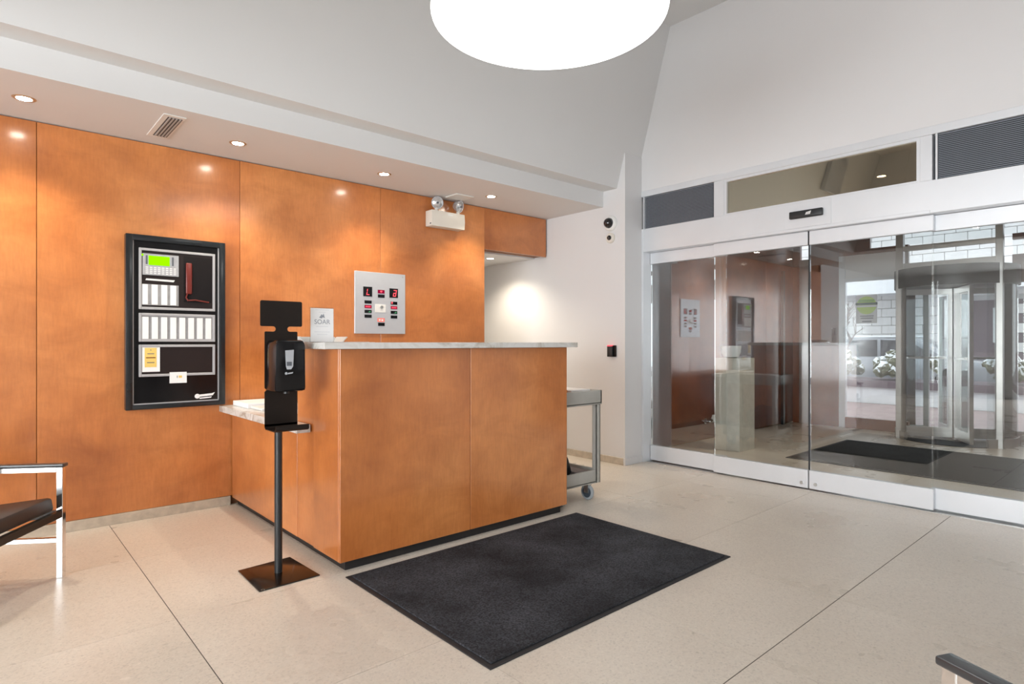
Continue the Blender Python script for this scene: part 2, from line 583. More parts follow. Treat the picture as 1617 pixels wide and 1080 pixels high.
# window end (west) and the side behind the camera (south)
wall_left = struct('wall_left', B().box(-6.2, -6.0, -3.2, 4.95, 0, 0.28).box(-6.2, -6.0, -3.2, 4.95, 2.60, ZL).box(-6.2, -6.0, -3.2, -2.8, 0.28, 2.6).box(-6.2, -6.0, 2.1, 4.95, 0.28, 2.6), 'wall_paint', 'white end wall around the wide lobby windows', 'wall')
struct('wall_front', B().box(-6.2, 5.2, -3.2, -3.0, 0, ZC), 'wall_paint', 'white side wall opposite the reception desk', 'wall')
struct('wall_back_west', B().box(-6.2, -2.1, YW, YW + 0.2, 0, ZL), 'wall_paint', 'white wall continuing beyond the wood panels', 'wall')
w = root('window_4', (-6.05, -0.35, 0.28), 'wide lobby window with slim mullions at the end wall', 'window', kind='structure')
for k in range(5):
    y = -2.8 + 4.9 * k / 4
    mk('mullion', B().box(-6.08, -6.02, y - 0.03, y + 0.03, 0.28, 2.6), 'aluminium', w)

# ------------------------------------------------------------------ glazed entrance wall
head = root('trim_1', (XH, 1.8, 2.1), 'white metal header beam over the sliding doors', 'door header', kind='structure')
hd = mk('header_beam', B().box(XH, 5.19, -0.25, 3.652, 2.114, 2.345, 0.002, 1), 'aluminium', head)
mk('lower_lip', B().box(XH - 0.005, XH, 1.195, 2.895, 2.113, 2.136, 0.0015, 1), 'aluminium', head)
mk('cover_plate', B().box(XH - 0.004, XH, 1.85, 2.21, 2.139, 2.338, 0.001, 1), 'aluminium', head)
mk('top_strip', B().box(XH - 0.006, 5.19, -0.25, 3.652, 2.665, 2.723, 0.002, 1), 'aluminium', head)
for y0, y1 in ((2.757, 2.857), (1.183, 1.257)):
    mk('mullion', B().box(XH + 0.002, 5.15, y0, y1, 2.345, 2.665, 0.002, 1), 'aluminium', head)
mk('jamb', B().box(XH - 0.004, 5.15, 3.625, 3.653, 0.0, 2.345, 0.002, 1), 'aluminium', head)


def louvre(name, y0, y1, label):
    w = root(name, (XH + 0.03, (y0 + y1) / 2, 2.345), label, 'window', kind='structure')
    mk('back_sheet', B().box(XH + 0.045, XH + 0.06, y0, y1, 2.345, 2.665), 'louvre_back', w)
    mk('side_strip', B().box(XH + 0.004, XH + 0.03, y1 - 0.03, y1 - 0.018, 2.345, 2.665), 'aluminium', w)
    b = B()
    z = 2.352
    while z < 2.655:
        b.prism([(XH + 0.012, z), (XH + 0.040, z + 0.008), (XH + 0.040, z + 0.0115), (XH + 0.012, z + 0.0045)], 'y', y0 + 0.012, y1 - 0.035)
        z += 0.0125
    o = mk('louvre_slats', b, 'louvre', w)
    o['kind'] = 'stuff'


louvre('window_1', 2.857, 3.650, 'grey louvred transom panel next to the wall return')
louvre('window_3', -0.25, 1.183, 'long grey louvred transom panel right of the transom glass')
w = root('window_2', (XH + 0.03, 2.0, 2.345), 'beige reflecting transom glass in a white frame over the doors', 'window', kind='structure')
y0, y1, z0, z1 = 1.257, 2.757, 2.345, 2.665
mk('frame', B().box(XH + 0.006, XH + 0.05, y0, y0 + 0.022, z0, z1).box(XH + 0.006, XH + 0.05, y1 - 0.024, y1, z0, z1).box(XH + 0.006, XH + 0.05, y0 + 0.022, y1 - 0.024, z1 - 0.022, z1).box(XH + 0.006, XH + 0.05, y0 + 0.022, y1 - 0.024, z0, z0 + 0.014), 'aluminium', w)
mk('glass_pane', B().box(XH + 0.028, XH + 0.034, y0 + 0.02, y1 - 0.02, z0 + 0.012, z1 - 0.02), 'reflective_glass', w)


def leaf(name, xc, y0, y1, label, lock=None, seal=None):
    d = root(name, (xc, (y0 + y1) / 2, 0.0), label, 'glass door', kind='structure')
    mk('glass_pane', B().box(xc - 0.005, xc + 0.005, y0 + 0.002, y1 - 0.002, 0.13, 2.03), 'door_glass', d)
    br = mk('bottom_rail', B().box(xc - 0.021, xc + 0.021, y0, y1, 0.014, 0.163, 0.0025, 2), 'aluminium', d)
    mk('top_rail', B().box(xc - 0.021, xc + 0.021, y0, y1, 2.0, 2.112, 0.0025, 2), 'aluminium', d)
    if lock:
        mk('lock', B().cyl((xc - 0.021, lock, 0.055), (xc - 0.030, lock, 0.055), 0.014).cyl((xc - 0.030, lock, 0.055), (xc - 0.032, lock, 0.055), 0.006), 'satin_steel', br, smooth=True)
    if seal is not None:
        mk('edge_seal', B().box(xc - 0.012, xc + 0.012, seal - 0.004, seal + 0.004, 0.163, 2.0), 'satin_black', d)
        mk('edge_seal', B().box(xc - 0.020, xc + 0.020, seal - 0.004, seal + 0.004, 2.0, 2.112), 'satin_black', d)


leaf('door_1', 5.127, 2.800, 3.622, 'fixed glass side panel of the entrance, beside the wall return')
leaf('door_2', 5.078, 2.052, 2.892, 'sliding glass door leaf covering the plinth with the white bowl', lock=2.10)
leaf('door_3', 5.078, 1.190, 2.040, 'sliding glass door leaf before the storefront poster', lock=1.99, seal=2.045)
leaf('door_4', 5.127, 0.30, 1.215, 'fixed glass side panel of the entrance, below the long louvres')
struct('trim_2', B().box(5.05, 5.16, -0.25, 3.62, -0.002, 0.004), 'satin_steel', 'thin metal floor track under the sliding doors', 'door track')
struct('trim_3', B().box(5.1, 5.19, -0.25, 0.298, 0.0, 2.112), 'aluminium', 'white metal end panel of the glazed entrance', 'door panel')

s = root('door_sensor', (XH - 0.004, 2.03, 2.21), 'black motion sensor bar on the header above the sliding doors', 'sensor')
mk('housing', B().box(XH - 0.034, XH - 0.004, 1.905, 2.165, 2.212, 2.272, 0.008, 3), 'satin_black', s, smooth=True)
b = B()
for k in range(4):
    y = 2.035 - k * 0.010
    b.prism([(y, 2.232), (y - 0.007, 2.232), (y - 0.016, 2.252 + 0.002 * k), (y - 0.009, 2.252 + 0.002 * k)], 'x', XH - 0.0352, XH - 0.0338)
mk('slanted_mark', b, 'paper', s)

# ------------------------------------------------------------------ vestibule shell
wv = struct('wall_vestibule_left', B().box(5.2, 9.3, 3.98, 4.12, 0, 2.85), 'seam_dark', 'dark mahogany panel wall inside the vestibule', 'wall')
for a, b_ in ((5.2, 5.96), (5.96, 7.15), (7.15, 8.34), (8.34, 9.24)):
    mk('panel', B().box(a + G, b_ - G, 3.952, 3.979, 0.02, 2.84, 0.0012, 1), 'mahogany', wv)
struct('wall_vestibule_right', B().box(5.2, 9.3, -0.40, -0.25, 0, 2.85), 'mahogany', 'dark wood wall at the far side of the vestibule', 'wall')
struct('ceiling_vestibule', B().box(5.19, 9.35, -0.40, 4.1, 2.85, 2.95), 'vest_ceiling', 'beige ceiling of the vestibule', 'ceiling')

XS = 9.2
sf = root('wall_street', (XS, 2.0, 0), 'wood and metal framing of the street front behind the vestibule', 'storefront', kind='structure')
mk('wood_panel', B().box(XS, XS + 0.06, 3.30, 3.70, 0.0, 2.84), 'mahogany', sf)
mk('corner_post', B().box(XS - 0.04, XS + 0.06, 3.71, 3.84, 0.0, 2.43), 'satin_steel', sf)
mk('wood_panel', B().box(XS, XS + 0.06, 3.842, 3.95, 0.0, 2.84), 'mahogany', sf)
mk('window_post', B().box(XS - 0.01, XS + 0.06, 3.215, 3.298, 0.0, 2.43), 'aluminium', sf)
mk('cross_bar', B().box(XS - 0.02, XS + 0.06, 2.44, 3.298, 2.43, 2.50), 'mahogany', sf)
mk('cross_bar', B().box(XS - 0.02, XS + 0.06, -0.25, 1.37, 2.43, 2.50), 'mahogany', sf)
mk('wood_header', B().box(XS, XS + 0.05, 2.90, 3.298, 2.502, 2.84), 'mahogany', sf)
mk('wood_band', B().box(XS - 0.03, XS + 0.06, -0.25, 1.37, 1.92, 2.25), 'mahogany', sf)
mk('sill', B().box(XS - 0.02, XS + 0.06, 2.44, 3.214, 0.0, 0.15), 'mahogany', sf)
mk('sill', B().box(XS - 0.02, XS + 0.06, -0.25, 1.37, 0.0, 0.15), 'mahogany', sf)
mk('glass_pane', B().box(XS + 0.02, XS + 0.03, 2.48, 3.214, 0.15, 2.06), 'street_glass', sf)
mk('window_head', B().box(XS - 0.015, XS + 0.05, 2.44, 3.214, 2.06, 2.10), 'aluminium', sf)
mk('upper_panel', B().box(XS, XS + 0.05, 2.44, 3.214, 2.10, 2.43), 'wall_paint', sf)
mk('glass_pane', B().box(XS + 0.02, XS + 0.03, -0.25, 1.37, 0.15, 1.92), 'street_glass', sf)
mk('glass_pane', B().box(XS + 0.02, XS + 0.03, -0.25, 1.37, 2.25, 2.43), 'street_glass', sf)
mk('glass_pane', B().box(XS + 0.02, XS + 0.03, -0.25, 2.898, 2.50, 2.84), 'street_glass', sf)
mk('door_post', B().box(8.80, 8.86, 3.915, 3.951, 0.0, 2.25), 'satin_black', sf)

# revolving door
RC = Vector((9.02, 1.902, 0))
RR = 0.60
rv = root('revolving_door', RC, 'steel and glass revolving door with a dark round canopy', 'revolving door')
for y0, y1 in ((2.352, 2.432), (1.372, 1.440)):
    mk('front_post', B().box(8.64, 8.72, y0, y1, 0, 2.84, 0.003, 1), 'satin_steel', rv)
mk('cross_beam', B().box(8.65, 8.71, 1.44, 2.352, 2.345, 2.405), 'satin_steel', rv)
mk('cross_beam', B().box(8.65, 8.71, 1.44, 2.352, 2.115, 2.190), 'satin_steel', rv)
mk('overpanel_glass', B().box(8.675, 8.685, 1.44, 2.352, 2.405, 2.84), 'street_glass', rv)
mk('overpanel_glass', B().box(8.675, 8.685, 1.44, 2.352, 2.190, 2.345), 'street_glass', rv)
mk('canopy', B().cyl(RC + Vector((0, 0, 1.88)), RC + Vector((0, 0, 2.112)), RR + 0.03, seg=48), 'satin_black', rv, smooth=True)
mk('floor_ring', B().cyl(RC + Vector((0, 0, 0.001)), RC + Vector((0, 0, 0.008)), RR, seg=48), 'mat_rubber', rv)
for s_ in (1, -1):
    b = B()
    ins, outs = [], []
    for k in range(17):
        t = s_ * R(42 + 96 * k / 16)
        ins.append((RC.x - (RR - 0.006) * math.cos(t), RC.y + (RR - 0.006) * math.sin(t)))
        outs.append((RC.x - (RR + 0.006) * math.cos(t), RC.y + (RR + 0.006) * math.sin(t)))
    b.prism(ins + outs[::-1], 'z', 0.10, 1.88)
    mk('curved_glass', b, 'curved_glass', rv, smooth=True)
    b = B()
    ins = [(RC.x - (RR - 0.02) * math.cos(s_ * R(42 + 6 * k)), RC.y + (RR - 0.02) * math.sin(s_ * R(42 + 6 * k))) for k in range(17)]
    outs = [(RC.x - (RR + 0.02) * math.cos(s_ * R(42 + 6 * k)), RC.y + (RR + 0.02) * math.sin(s_ * R(42 + 6 * k))) for k in range(17)]
    b.prism(ins + outs[::-1], 'z', 0.0, 0.10)
    mk('curved_base', b, 'satin_steel', rv, smooth=True)
    t = s_ * R(138)
    c = RC + Vector((-RR * math.cos(t), RR * math.sin(t), 0))
    mk('rear_post', B().box(c.x - 0.03, c.x + 0.03, c.y - 0.03, c.y + 0.03, 0, 2.0), 'satin_steel', rv)
mk('center_shaft', B().cyl(RC + Vector((0, 0, 0.008)), RC + Vector((0, 0, 1.88)), 0.022), 'satin_steel', rv, smooth=True)
for k in range(4):
    a = R(28 + 90 * k)
    u = Vector((math.cos(a), math.sin(a), 0))
    v = Vector((-math.sin(a), math.cos(a), 0))
    zz = Vector((0, 0, 1))

    def seg(b, r0, r1, z0, z1, th):
        b.obox(RC + u * (r0 + r1) / 2 + zz * (z0 + z1) / 2, u, v, zz, (r1 - r0) / 2, th / 2, (z1 - z0) / 2)
    b = B()
    seg(b, 0.03, 0.075, 0.03, 1.87, 0.04)
    seg(b, RR - 0.085, RR - 0.03, 0.03, 1.87, 0.04)
    seg(b, 0.075, RR - 0.085, 0.03, 0.15, 0.04)
    seg(b, 0.075, RR - 0.085, 1.80, 1.87, 0.04)
    wg = mk('wing', b, 'satin_steel', rv)
    b = B()
    seg(b, 0.075, RR - 0.085, 0.15, 1.80, 0.008)
    mk('wing_glass', b, 'curved_glass', wg)
    b = B()
    seg(b, 0.10, RR - 0.10, 1.00, 1.025, 0.09)
    mk('push_bar', b, 'satin_steel', wg)

# vestibule things
p_ = root('plinth', (6.41, 3.405, 0), 'pale stone plinth standing in the vestibule', 'plinth')
mk('shaft', B().box(6.235, 6.585, 3.255, 3.555, 0.0, 1.03, 0.003, 1), 'travertine', p_)
pb = root('bowl', (6.36, 3.42, 1.03), 'white ceramic bowl on the stone plinth', 'bowl')
mk('body', B().lathe([(0.055, 0.0), (0.085, 0.012), (0.105, 0.06), (0.112, 0.125), (0.112, 0.135), (0.100, 0.135), (0.094, 0.06), (0.04, 0.03)], (6.36, 3.42, 1.031)), 'ceramic', pb, smooth=True)
vf = root('pipe_valve', (6.74, 3.952, 0.24), 'small chrome and white pipe valve on the mahogany wall', 'valve')
mk('flange', B().cyl((6.70, 3.952, 0.235), (6.70, 3.935, 0.235), 0.035), 'chrome', vf, smooth=True)
mk('spout', B().tube([(6.70, 3.936, 0.235), (6.71, 3.88, 0.235), (6.76, 3.87, 0.25)], 0.022, 12), 'chrome', vf, smooth=True)
mk('cap', B().cyl((6.75, 3.87, 0.23), (6.79, 3.865, 0.30), 0.03), 'white_plastic', vf, smooth=True)
em = root('entry_mat', (7.15, 1.3, 0), 'large dark grey entry mat in the vestibule', 'mat')
mk('pile', B().box(6.35, 7.96, -0.2, 2.74, 0.002, 0.010), 'entry_mat_pile', em)
mk('border', B().box(6.30, 8.01, -0.24, 2.78, 0.0, 0.006), 'mat_rubber', em)

po = root('window_poster', (XS + 0.018, 2.95, 1.47), 'white poster with a lime green disc on the street window', 'poster')
mk('sheet', B().box(XS + 0.0185, XS + 0.0195, 2.815, 3.085, 1.47, 1.865), 'paper_print', po)
b = B()
b.cyl((XS + 0.0184, 2.95, 1.72), (XS + 0.0174, 2.95, 1.72), 0.125, seg=40)
mk('disc', b, 'lime_print', po)
mk('stripe', B().box(XS + 0.0160, XS + 0.0172, 2.812, 3.088, 1.725, 1.758), 'pine_print', po)
mk('stripe', B().box(XS + 0.0160, XS + 0.0172, 2.85, 3.05, 1.765, 1.80), 'leaf_print', po)
mk('stripe', B().box(XS + 0.0160, XS + 0.0172, 2.812, 3.088, 1.695, 1.722), 'paper_print', po)
for z, hw in ((1.565, 0.085), (1.535, 0.08), (1.49, 0.06)):
    mk('printed_line', B().box(XS + 0.0172, XS + 0.0182, 2.945 - hw, 2.945 + hw, z, z + 0.012), 'ink_grey', po)

# ------------------------------------------------------------------ street
struct('ground_outside', B().box(9.3, 13.4, -12, 22, -0.15, -0.02), 'street', 'damp brown pavement outside the street front', 'pavement')
struct('ground_street', B().box(13.4, 40, -12, 30, -0.25, -0.10), 'asphalt', 'grey roadway of the street outside', 'road')
pl = root('planter_wall', (13.6, 4, -0.02), 'long pale planter wall along the pavement', 'planter')
mk('wall_face', B().box(13.45, 14.6, -4, 12, -0.02, 0.30), 'planter_stone', pl)
mk('cap', B().box(13.40, 14.65, -4, 12, 0.30, 0.44), 'planter_cap', pl)


def shrub(x, y, r, label):
    b = B()
    rnd = random.Random(int(x * 100 + y * 1000))
    for k in range(34):
        a, q = rnd.uniform(0, 2 * PI), rnd.uniform(0, 1)
        rs = r * rnd.uniform(0.18, 0.34)
        c = (x + 0.8 * r * q * math.cos(a), y + 0.62 * r * q * math.sin(a), 0.48 + rs + r * 0.75 * rnd.random() * (1 - 0.5 * q))
        bmesh.ops.create_icosphere(b.bm, subdivisions=2, radius=rs, matrix=Matrix.Translation(c))
    for v in b.bm.verts:
        v.co += Vector((rnd.uniform(-1, 1), rnd.uniform(-1, 1), rnd.uniform(-1, 1))) * 0.035
    mk('shrub', b, 'shrub', None, label, 'shrub', 'snow dusted shrubs in the planter')


for k in range(1, 7):
    shrub(14.0 + 0.1 * (k % 2), 0.2 + 0.95 * k, 0.45, 'snow dusted shrub growing in the planter wall')


def car(loc, paint, label):
    r = root('parked_car', loc, label, 'car')
    x, y, z = loc
    side = [(-2.15, 0.30), (-2.20, 0.62), (-2.05, 0.86), (-1.25, 0.95), (1.15, 0.97), (1.95, 0.86), (2.18, 0.62), (2.15, 0.30)]
    mk('body', B().prism([(y + a, z + c) for a, c in side], 'x', x - 0.88, x + 0.88, 0.06), paint, r, smooth=True)
    b = B()
    lo = [(-1.35, 0.93), (1.45, 0.93)]
    pts = [(-1.30, 0.93), (-0.62, 1.40), (0.75, 1.43), (1.40, 0.93)]
    b.prism([(y + a, z + c) for a, c in pts], 'x', x - 0.76, x + 0.76, 0.05)
    cab = mk('cabin', b, paint, r, smooth=True)
    for sx_ in (-1, 1):
        X0 = x + sx_ * 0.762
        mk('side_window', B().prism([(y - 1.08, z + 0.97), (y - 0.55, z + 1.34), (y + 0.05, z + 1.37), (y + 0.05, z + 0.97)], 'x', X0 - 0.006, X0 + 0.006), 'car_window', cab)
        mk('side_window', B().prism([(y + 0.12, z + 0.97), (y + 0.12, z + 1.37), (y + 0.68, z + 1.36), (y + 1.15, z + 0.97)], 'x', X0 - 0.006, X0 + 0.006), 'car_window', cab)
        for yy in (-1.35, 1.35):
            mk('wheel', B().cyl((x + sx_ * 0.66, y + yy, z + 0.32), (x + sx_ * 0.89, y + yy, z + 0.32), 0.32), 'tyre', r, smooth=True)
        mk('tail_lamp', B().box(x + sx_ * 0.60 - 0.16, x + sx_ * 0.60 + 0.16, y + 2.10, y + 2.19, z + 0.62, z + 0.80), 'tail_light', r)
    mk('snow_cover', B().box(x - 0.70, x + 0.70, y - 0.55, y + 0.70, z + 1.42, z + 1.47, 0.02), 'snow', cab)
    return r


car((17.2, 4.9, -0.10), 'car_grey', 'dark grey car parked beyond the shrubs with snow on its roof')
car((17.4, 10.4, -0.10), 'car_silver', 'silver car parked beyond the planter, ahead of the grey one')

# bare tree
tr = root('street_tree', (15.1, 5.35, -0.1), 'thin bare tree rising behind the planter', 'tree')
b = B()
base = Vector((15.1, 5.35, -0.10))
rnd = random.Random(4)


def branch(p0, d, ln, r, lev):
    p1 = p0 + d * ln
    b.cyl(p0, p1, r, r * 0.65, seg=6)
    if lev == 0:
        return
    for k in range(3):
        nd = (d + Vector((rnd.uniform(-.6, .6), rnd.uniform(-.75, .75), rnd.uniform(-.1, .4)))).normalized()
        branch(p0 + d * ln * rnd.uniform(0.6, 1.0), nd, ln * rnd.uniform(0.55, 0.8), r * 0.6, lev - 1)


branch(base, Vector((0, 0.05, 1)).normalized(), 1.2, 0.045, 4)
mk('branches', b, 'bark', tr)

# building across the street
XB = 24.0
bd = root('opposite_building', (XB, 6, -0.2), 'pale limestone block building across the street', 'building')
mk('facade', B().box(XB + 0.05, XB + 3, -6, 16, -0.2, 9), 'mortar', bd)
blk = None
for j in range(17):
    for i in range(14):
        y0 = 1.6 + 0.62 * i + (0.31 if j % 2 else 0)
        z0 = 0.9 + 0.30 * j
        if 3.2 < y0 + 0.3 < 4.9 and z0 < 2.6:
            continue
        if blk is None:
            bb = B().box(XB - 0.06, XB + 0.06, 6.006, 6.614, -0.194, 0.094, 0.012, 1)
            blk = mk('stone_block', bb, 'limestone', bd)
            o = blk
        else:
            o = blk.copy()
            COL.objects.link(o)
        o.location = (0.0, y0 - 6, z0 + 0.2)
mk('awning', B().box(XB - 1.2, XB + 0.05, -4, 15, 2.85, 3.30), 'snow', bd)
mk('doorway', B().box(XB - 0.02, XB + 0.06, 3.25, 4.75, -0.1, 2.55), 'dark_doorway', bd)
mk('door_glass', B().box(XB - 0.05, XB - 0.02, 3.85, 4.05, 1.2, 2.3), 'paper', bd)
mk('plinth_band', B().box(XB - 0.05, XB + 0.05, -6, 16, -0.2, 0.88), 'planter_cap', bd)
text('sign_letters', 'THE', 0.30, (XB - 1.22, 6.05, 3.07), '+x', 'ink_grey', bd, 0.004)

# ------------------------------------------------------------------ pendant lamp
LC = (1.970, 1.958)
lp = root('pendant_lamp', (LC[0], LC[1], 2.705), 'large round white drum lamp glowing above the floor mat', 'pendant lamp')
mk('diffuser', B().lathe([(0.0005, 0.0), (0.40, 0.0), (0.530, 0.0008), (0.5395, 0.005), (0.5415, 0.012)], (LC[0], LC[1], 2.705), 72), 'lamp_diffuser', lp, smooth=True)
mk('drum', B().lathe([(0.5415, 0.0125), (0.5415, 0.13), (0.50, 0.135), (0.001, 0.135)], (LC[0], LC[1], 2.705), 72), 'white_plastic', lp, smooth=True)
for k in range(3):
    a = 2 * PI * k / 3 + 0.4
    mk('suspension_wire', B().cyl((LC[0] + 0.4 * math.cos(a), LC[1] + 0.4 * math.sin(a), 2.838), (LC[0] + 0.05 * math.cos(a), LC[1] + 0.05 * math.sin(a), 4.23), 0.002, seg=6), 'satin_steel', lp)
mk('ceiling_rose', B().cyl((LC[0], LC[1], 4.22), (LC[0], LC[1], ZC), 0.09), 'white_plastic', lp, smooth=True)

# ------------------------------------------------------------------ downlights
def downlight(x, y, z, label, power, group, wide=110):
    d = root('recessed_downlight', (x, y, z), label, 'downlight', group)
    mk('trim_ring', B().lathe([(0.036, -0.001), (0.040, -0.004), (0.050, -0.004), (0.056, 0.0), (0.036, 0.0)], (x, y, z), 32), 'brass_ring', d, smooth=True)
    mk('lamp_face', B().cyl((x, y, z - 0.0035), (x, y, z - 0.0005), 0.036, seg=28), 'downlight_glow', d)
    l = bpy.data.lights.new('downlight_beam', 'SPOT')
    l.energy = power
    l.spot_size = R(wide)
    l.spot_blend = 0.8
    l.shadow_soft_size = 0.03
    l.color = (1.0, 0.88, 0.70)
    o = bpy.data.objects.new('downlight_beam', l)
    COL.objects.link(o)
    o.parent = d
    o.location = (0, 0, -0.02)


for x, lb in ((0.192, 'recessed downlight in the soffit near the end of the wood wall'), (1.333, 'recessed downlight in the soffit beside the slotted air vent'), (2.464, 'recessed downlight in the soffit above the steel elevator panel'), (3.593, 'recessed downlight in the soffit beside the twin-head emergency light')):
    downlight(x, 4.33, ZS, lb, 36, 'soffit downlights')
downlight(4.30, 5.20, 2.150, 'recessed downlight in the low passage ceiling', 36, None, 140)
downlight(6.67, 2.0, 2.85, 'recessed downlight in the vestibule ceiling seen in the transom glass', 60, None)


# air vent
v_ = root('air_vent', (0.888, 4.295, ZS), 'narrow slotted air vent in the soffit', 'vent')
mk('plate', B().box(0.826, 0.950, 4.05, 4.54, ZS - 0.006, ZS, 0.002, 1), 'white_plastic', v_)
mk('slot_shade_sheet', B().box(0.856, 0.936, 4.085, 4.505, ZS - 0.0075, ZS - 0.0055), 'slot_shade', v_)  # dark sheet on the plate, painted shade in place of an open recess
for k in range(4):
    x = 0.868 + 0.0185 * k
    mk('slat', B().box(x - 0.004, x + 0.004, 4.087, 4.503, ZS - 0.012, ZS - 0.007), 'vent_slat', v_)
cp = mk('access_plate', B().box(3.275, 3.475, 4.44, 4.62, ZS - 0.010, ZS + 0.001, 0.003, 1), 'white_plastic', None, 'small white square access plate in the soffit above the emergency light', 'ceiling plate')
gb = root('air_grille', (0.6, 3.44, 3.72), 'pale grey square air grille on the sloping cove', 'vent')
mk('box', B().obox(Vector((0.60, 3.476 - 0.9623 * 0.031, 3.70 - 0.2720 * 0.031)), Vector((1, 0, 0)), Vector((0, 0.9623, 0.2720)), Vector((0, -0.2720, 0.9623)), 0.27, 0.03, 0.27), 'plate_steel', gb)

# ------------------------------------------------------------------ emergency light
e = root('emergency_light', (3.31, YW, 2.28), 'white emergency light box with two round lamp heads', 'emergency light')
mk('housing', B().prism([(3.12, 2.432), (3.50, 2.432), (3.505, 2.36), (3.50, 2.285), (3.12, 2.285)], 'y', YW - 0.105, YW, 0.006), 'off_white_plastic', e, smooth=True)
mk('label_line', B().box(3.30, 3.36, YW - 0.1062, YW - 0.1048, 2.402, 2.410), 'paper', e)
mk('indicator', B().box(3.118, 3.121, YW - 0.095, YW - 0.075, 2.300, 2.312), 'ink_grey', e)
for x, tz in ((3.205, (-0.38, -0.90, -0.20)), (3.455, (0.30, -0.92, -0.25))):
    mk('bracket', B().cyl((x, YW - 0.055, 2.428), (x, YW - 0.055, 2.470), 0.020, 0.014), 'off_white_plastic', e, smooth=True)
    dv = Vector(tz).normalized()
    c = Vector((x, YW - 0.065, 2.512))
    q = Vector((0, 0, 1)).rotation_difference(dv).to_matrix().to_4x4()
    b = B().lathe([(0.012, -0.055), (0.035, -0.045), (0.052, -0.012), (0.057, 0.012), (0.057, 0.018), (0.050, 0.018), (0.049, 0.012)], (0, 0, 0), 28)
    bmesh.ops.transform(b.bm, verts=b.bm.verts, matrix=Matrix.Translation(c) @ q)
    hdm = mk('lamp_head', b, 'clear_reflector', e, smooth=True)
    b = B().lathe([(0.049, 0.0125), (0.035, 0.022), (0.015, 0.027), (0.001, 0.028)], (0, 0, 0), 28)
    bmesh.ops.transform(b.bm, verts=b.bm.verts, matrix=Matrix.Translation(c) @ q)
    mk('lens', b, 'clear_reflector', hdm, smooth=True)
    b = B().sphere((0, 0, 0.03), 0.010)
    bmesh.ops.transform(b.bm, verts=b.bm.verts, matrix=Matrix.Translation(c) @ q)
    mk('bulb', b, 'ink_grey', hdm, smooth=True)

# ------------------------------------------------------------------ cameras and reader on the white wall
c = root('dome_camera', (XW, 3.823, 2.394), 'black dome security camera on a round white base', 'camera')
mk('base', B().lathe([(0.078, 0.0), (0.078, -0.012), (0.070, -0.026), (0.055, -0.034), (0.01, -0.034)], (XW, 3.823, 2.394), 36, 'x'), 'white_plastic', c, smooth=True)
mk('dome', B().lathe([(0.052, -0.030), (0.051, -0.045), (0.043, -0.066), (0.026, -0.083), (0.004, -0.089)], (XW, 3.823, 2.394), 32, 'x'), 'smoke_lens', c, smooth=True)
c = root('round_detector', (XW, 3.823, 2.248), 'small round white wall sensor with a black centre', 'sensor')
mk('base', B().lathe([(0.052, 0.0), (0.052, -0.016), (0.044, -0.026), (0.01, -0.028)], (XW, 3.823, 2.248), 32, 'x'), 'off_white_plastic', c, smooth=True)
mk('lens', B().lathe([(0.024, -0.026), (0.024, -0.036), (0.016, -0.046), (0.002, -0.049)], (XW, 3.823, 2.248), 24, 'x'), 'smoke_lens', c, smooth=True)
c = root('card_reader', (XW, 3.805, 1.06), 'small black card reader with a red light bar', 'card reader')
mk('backplate', B().box(XW - 0.012, XW, 3.752, 3.822, 1.062, 1.176, 0.003, 1), 'gloss_black', c)
mk('body', B().box(XW - 0.034, XW - 0.012, 3.785, 3.848, 1.062, 1.170, 0.004, 2), 'satin_black', c, smooth=True)
mk('light_bar', B().box(XW - 0.036, XW - 0.014, 3.79, 3.844, 1.166, 1.178), 'led_red', c)

# ------------------------------------------------------------------ elevator status panel
ep = root('elevator_panel', (2.65, YW, 1.28), 'brushed steel elevator status panel with red displays on the wood wall', 'control panel')
YE = YW - 0.010
mk('faceplate', B().box(2.397, 2.896, YE, YW, 1.281, 1.818, 0.002, 1), 'plate_steel', ep)


def rectp(name, x0, x1, z0, z1, mat, par, y=YE, d=0.003):
    return mk(name, B().box(x0, x1, y - d, y + 0.001, z0, z1), mat, par)


def seg7(par, cx, cz, w_, h_, on, y, mat='led_red'):
    b = B()
    t = w_ * 0.22
    sl = 0.16

    def bar(x0, x1, z0, z1):
        b.prism([(cx + x0 + sl * z0, cz + z0), (cx + x1 + sl * z0, cz + z0), (cx + x1 + sl * z1, cz + z1), (cx + x0 + sl * z1, cz + z1)], 'y', y - 0.001, y + 0.0002)
    hw, hh = w_ / 2, h_ / 2
    S = {'a': (-hw, hw, hh - t, hh), 'g': (-hw, hw, -t / 2, t / 2), 'd': (-hw, hw, -hh, -hh + t),
         'f': (-hw, -hw + t, t / 2, hh - t), 'b': (hw - t, hw, t / 2, hh - t), 'e': (-hw, -hw + t, -hh + t, -t / 2), 'c': (hw - t, hw, -hh + t, -t / 2)}
    for s0 in on:
        bar(*S[s0])
    return mk('glowing_digit', b, mat, par)


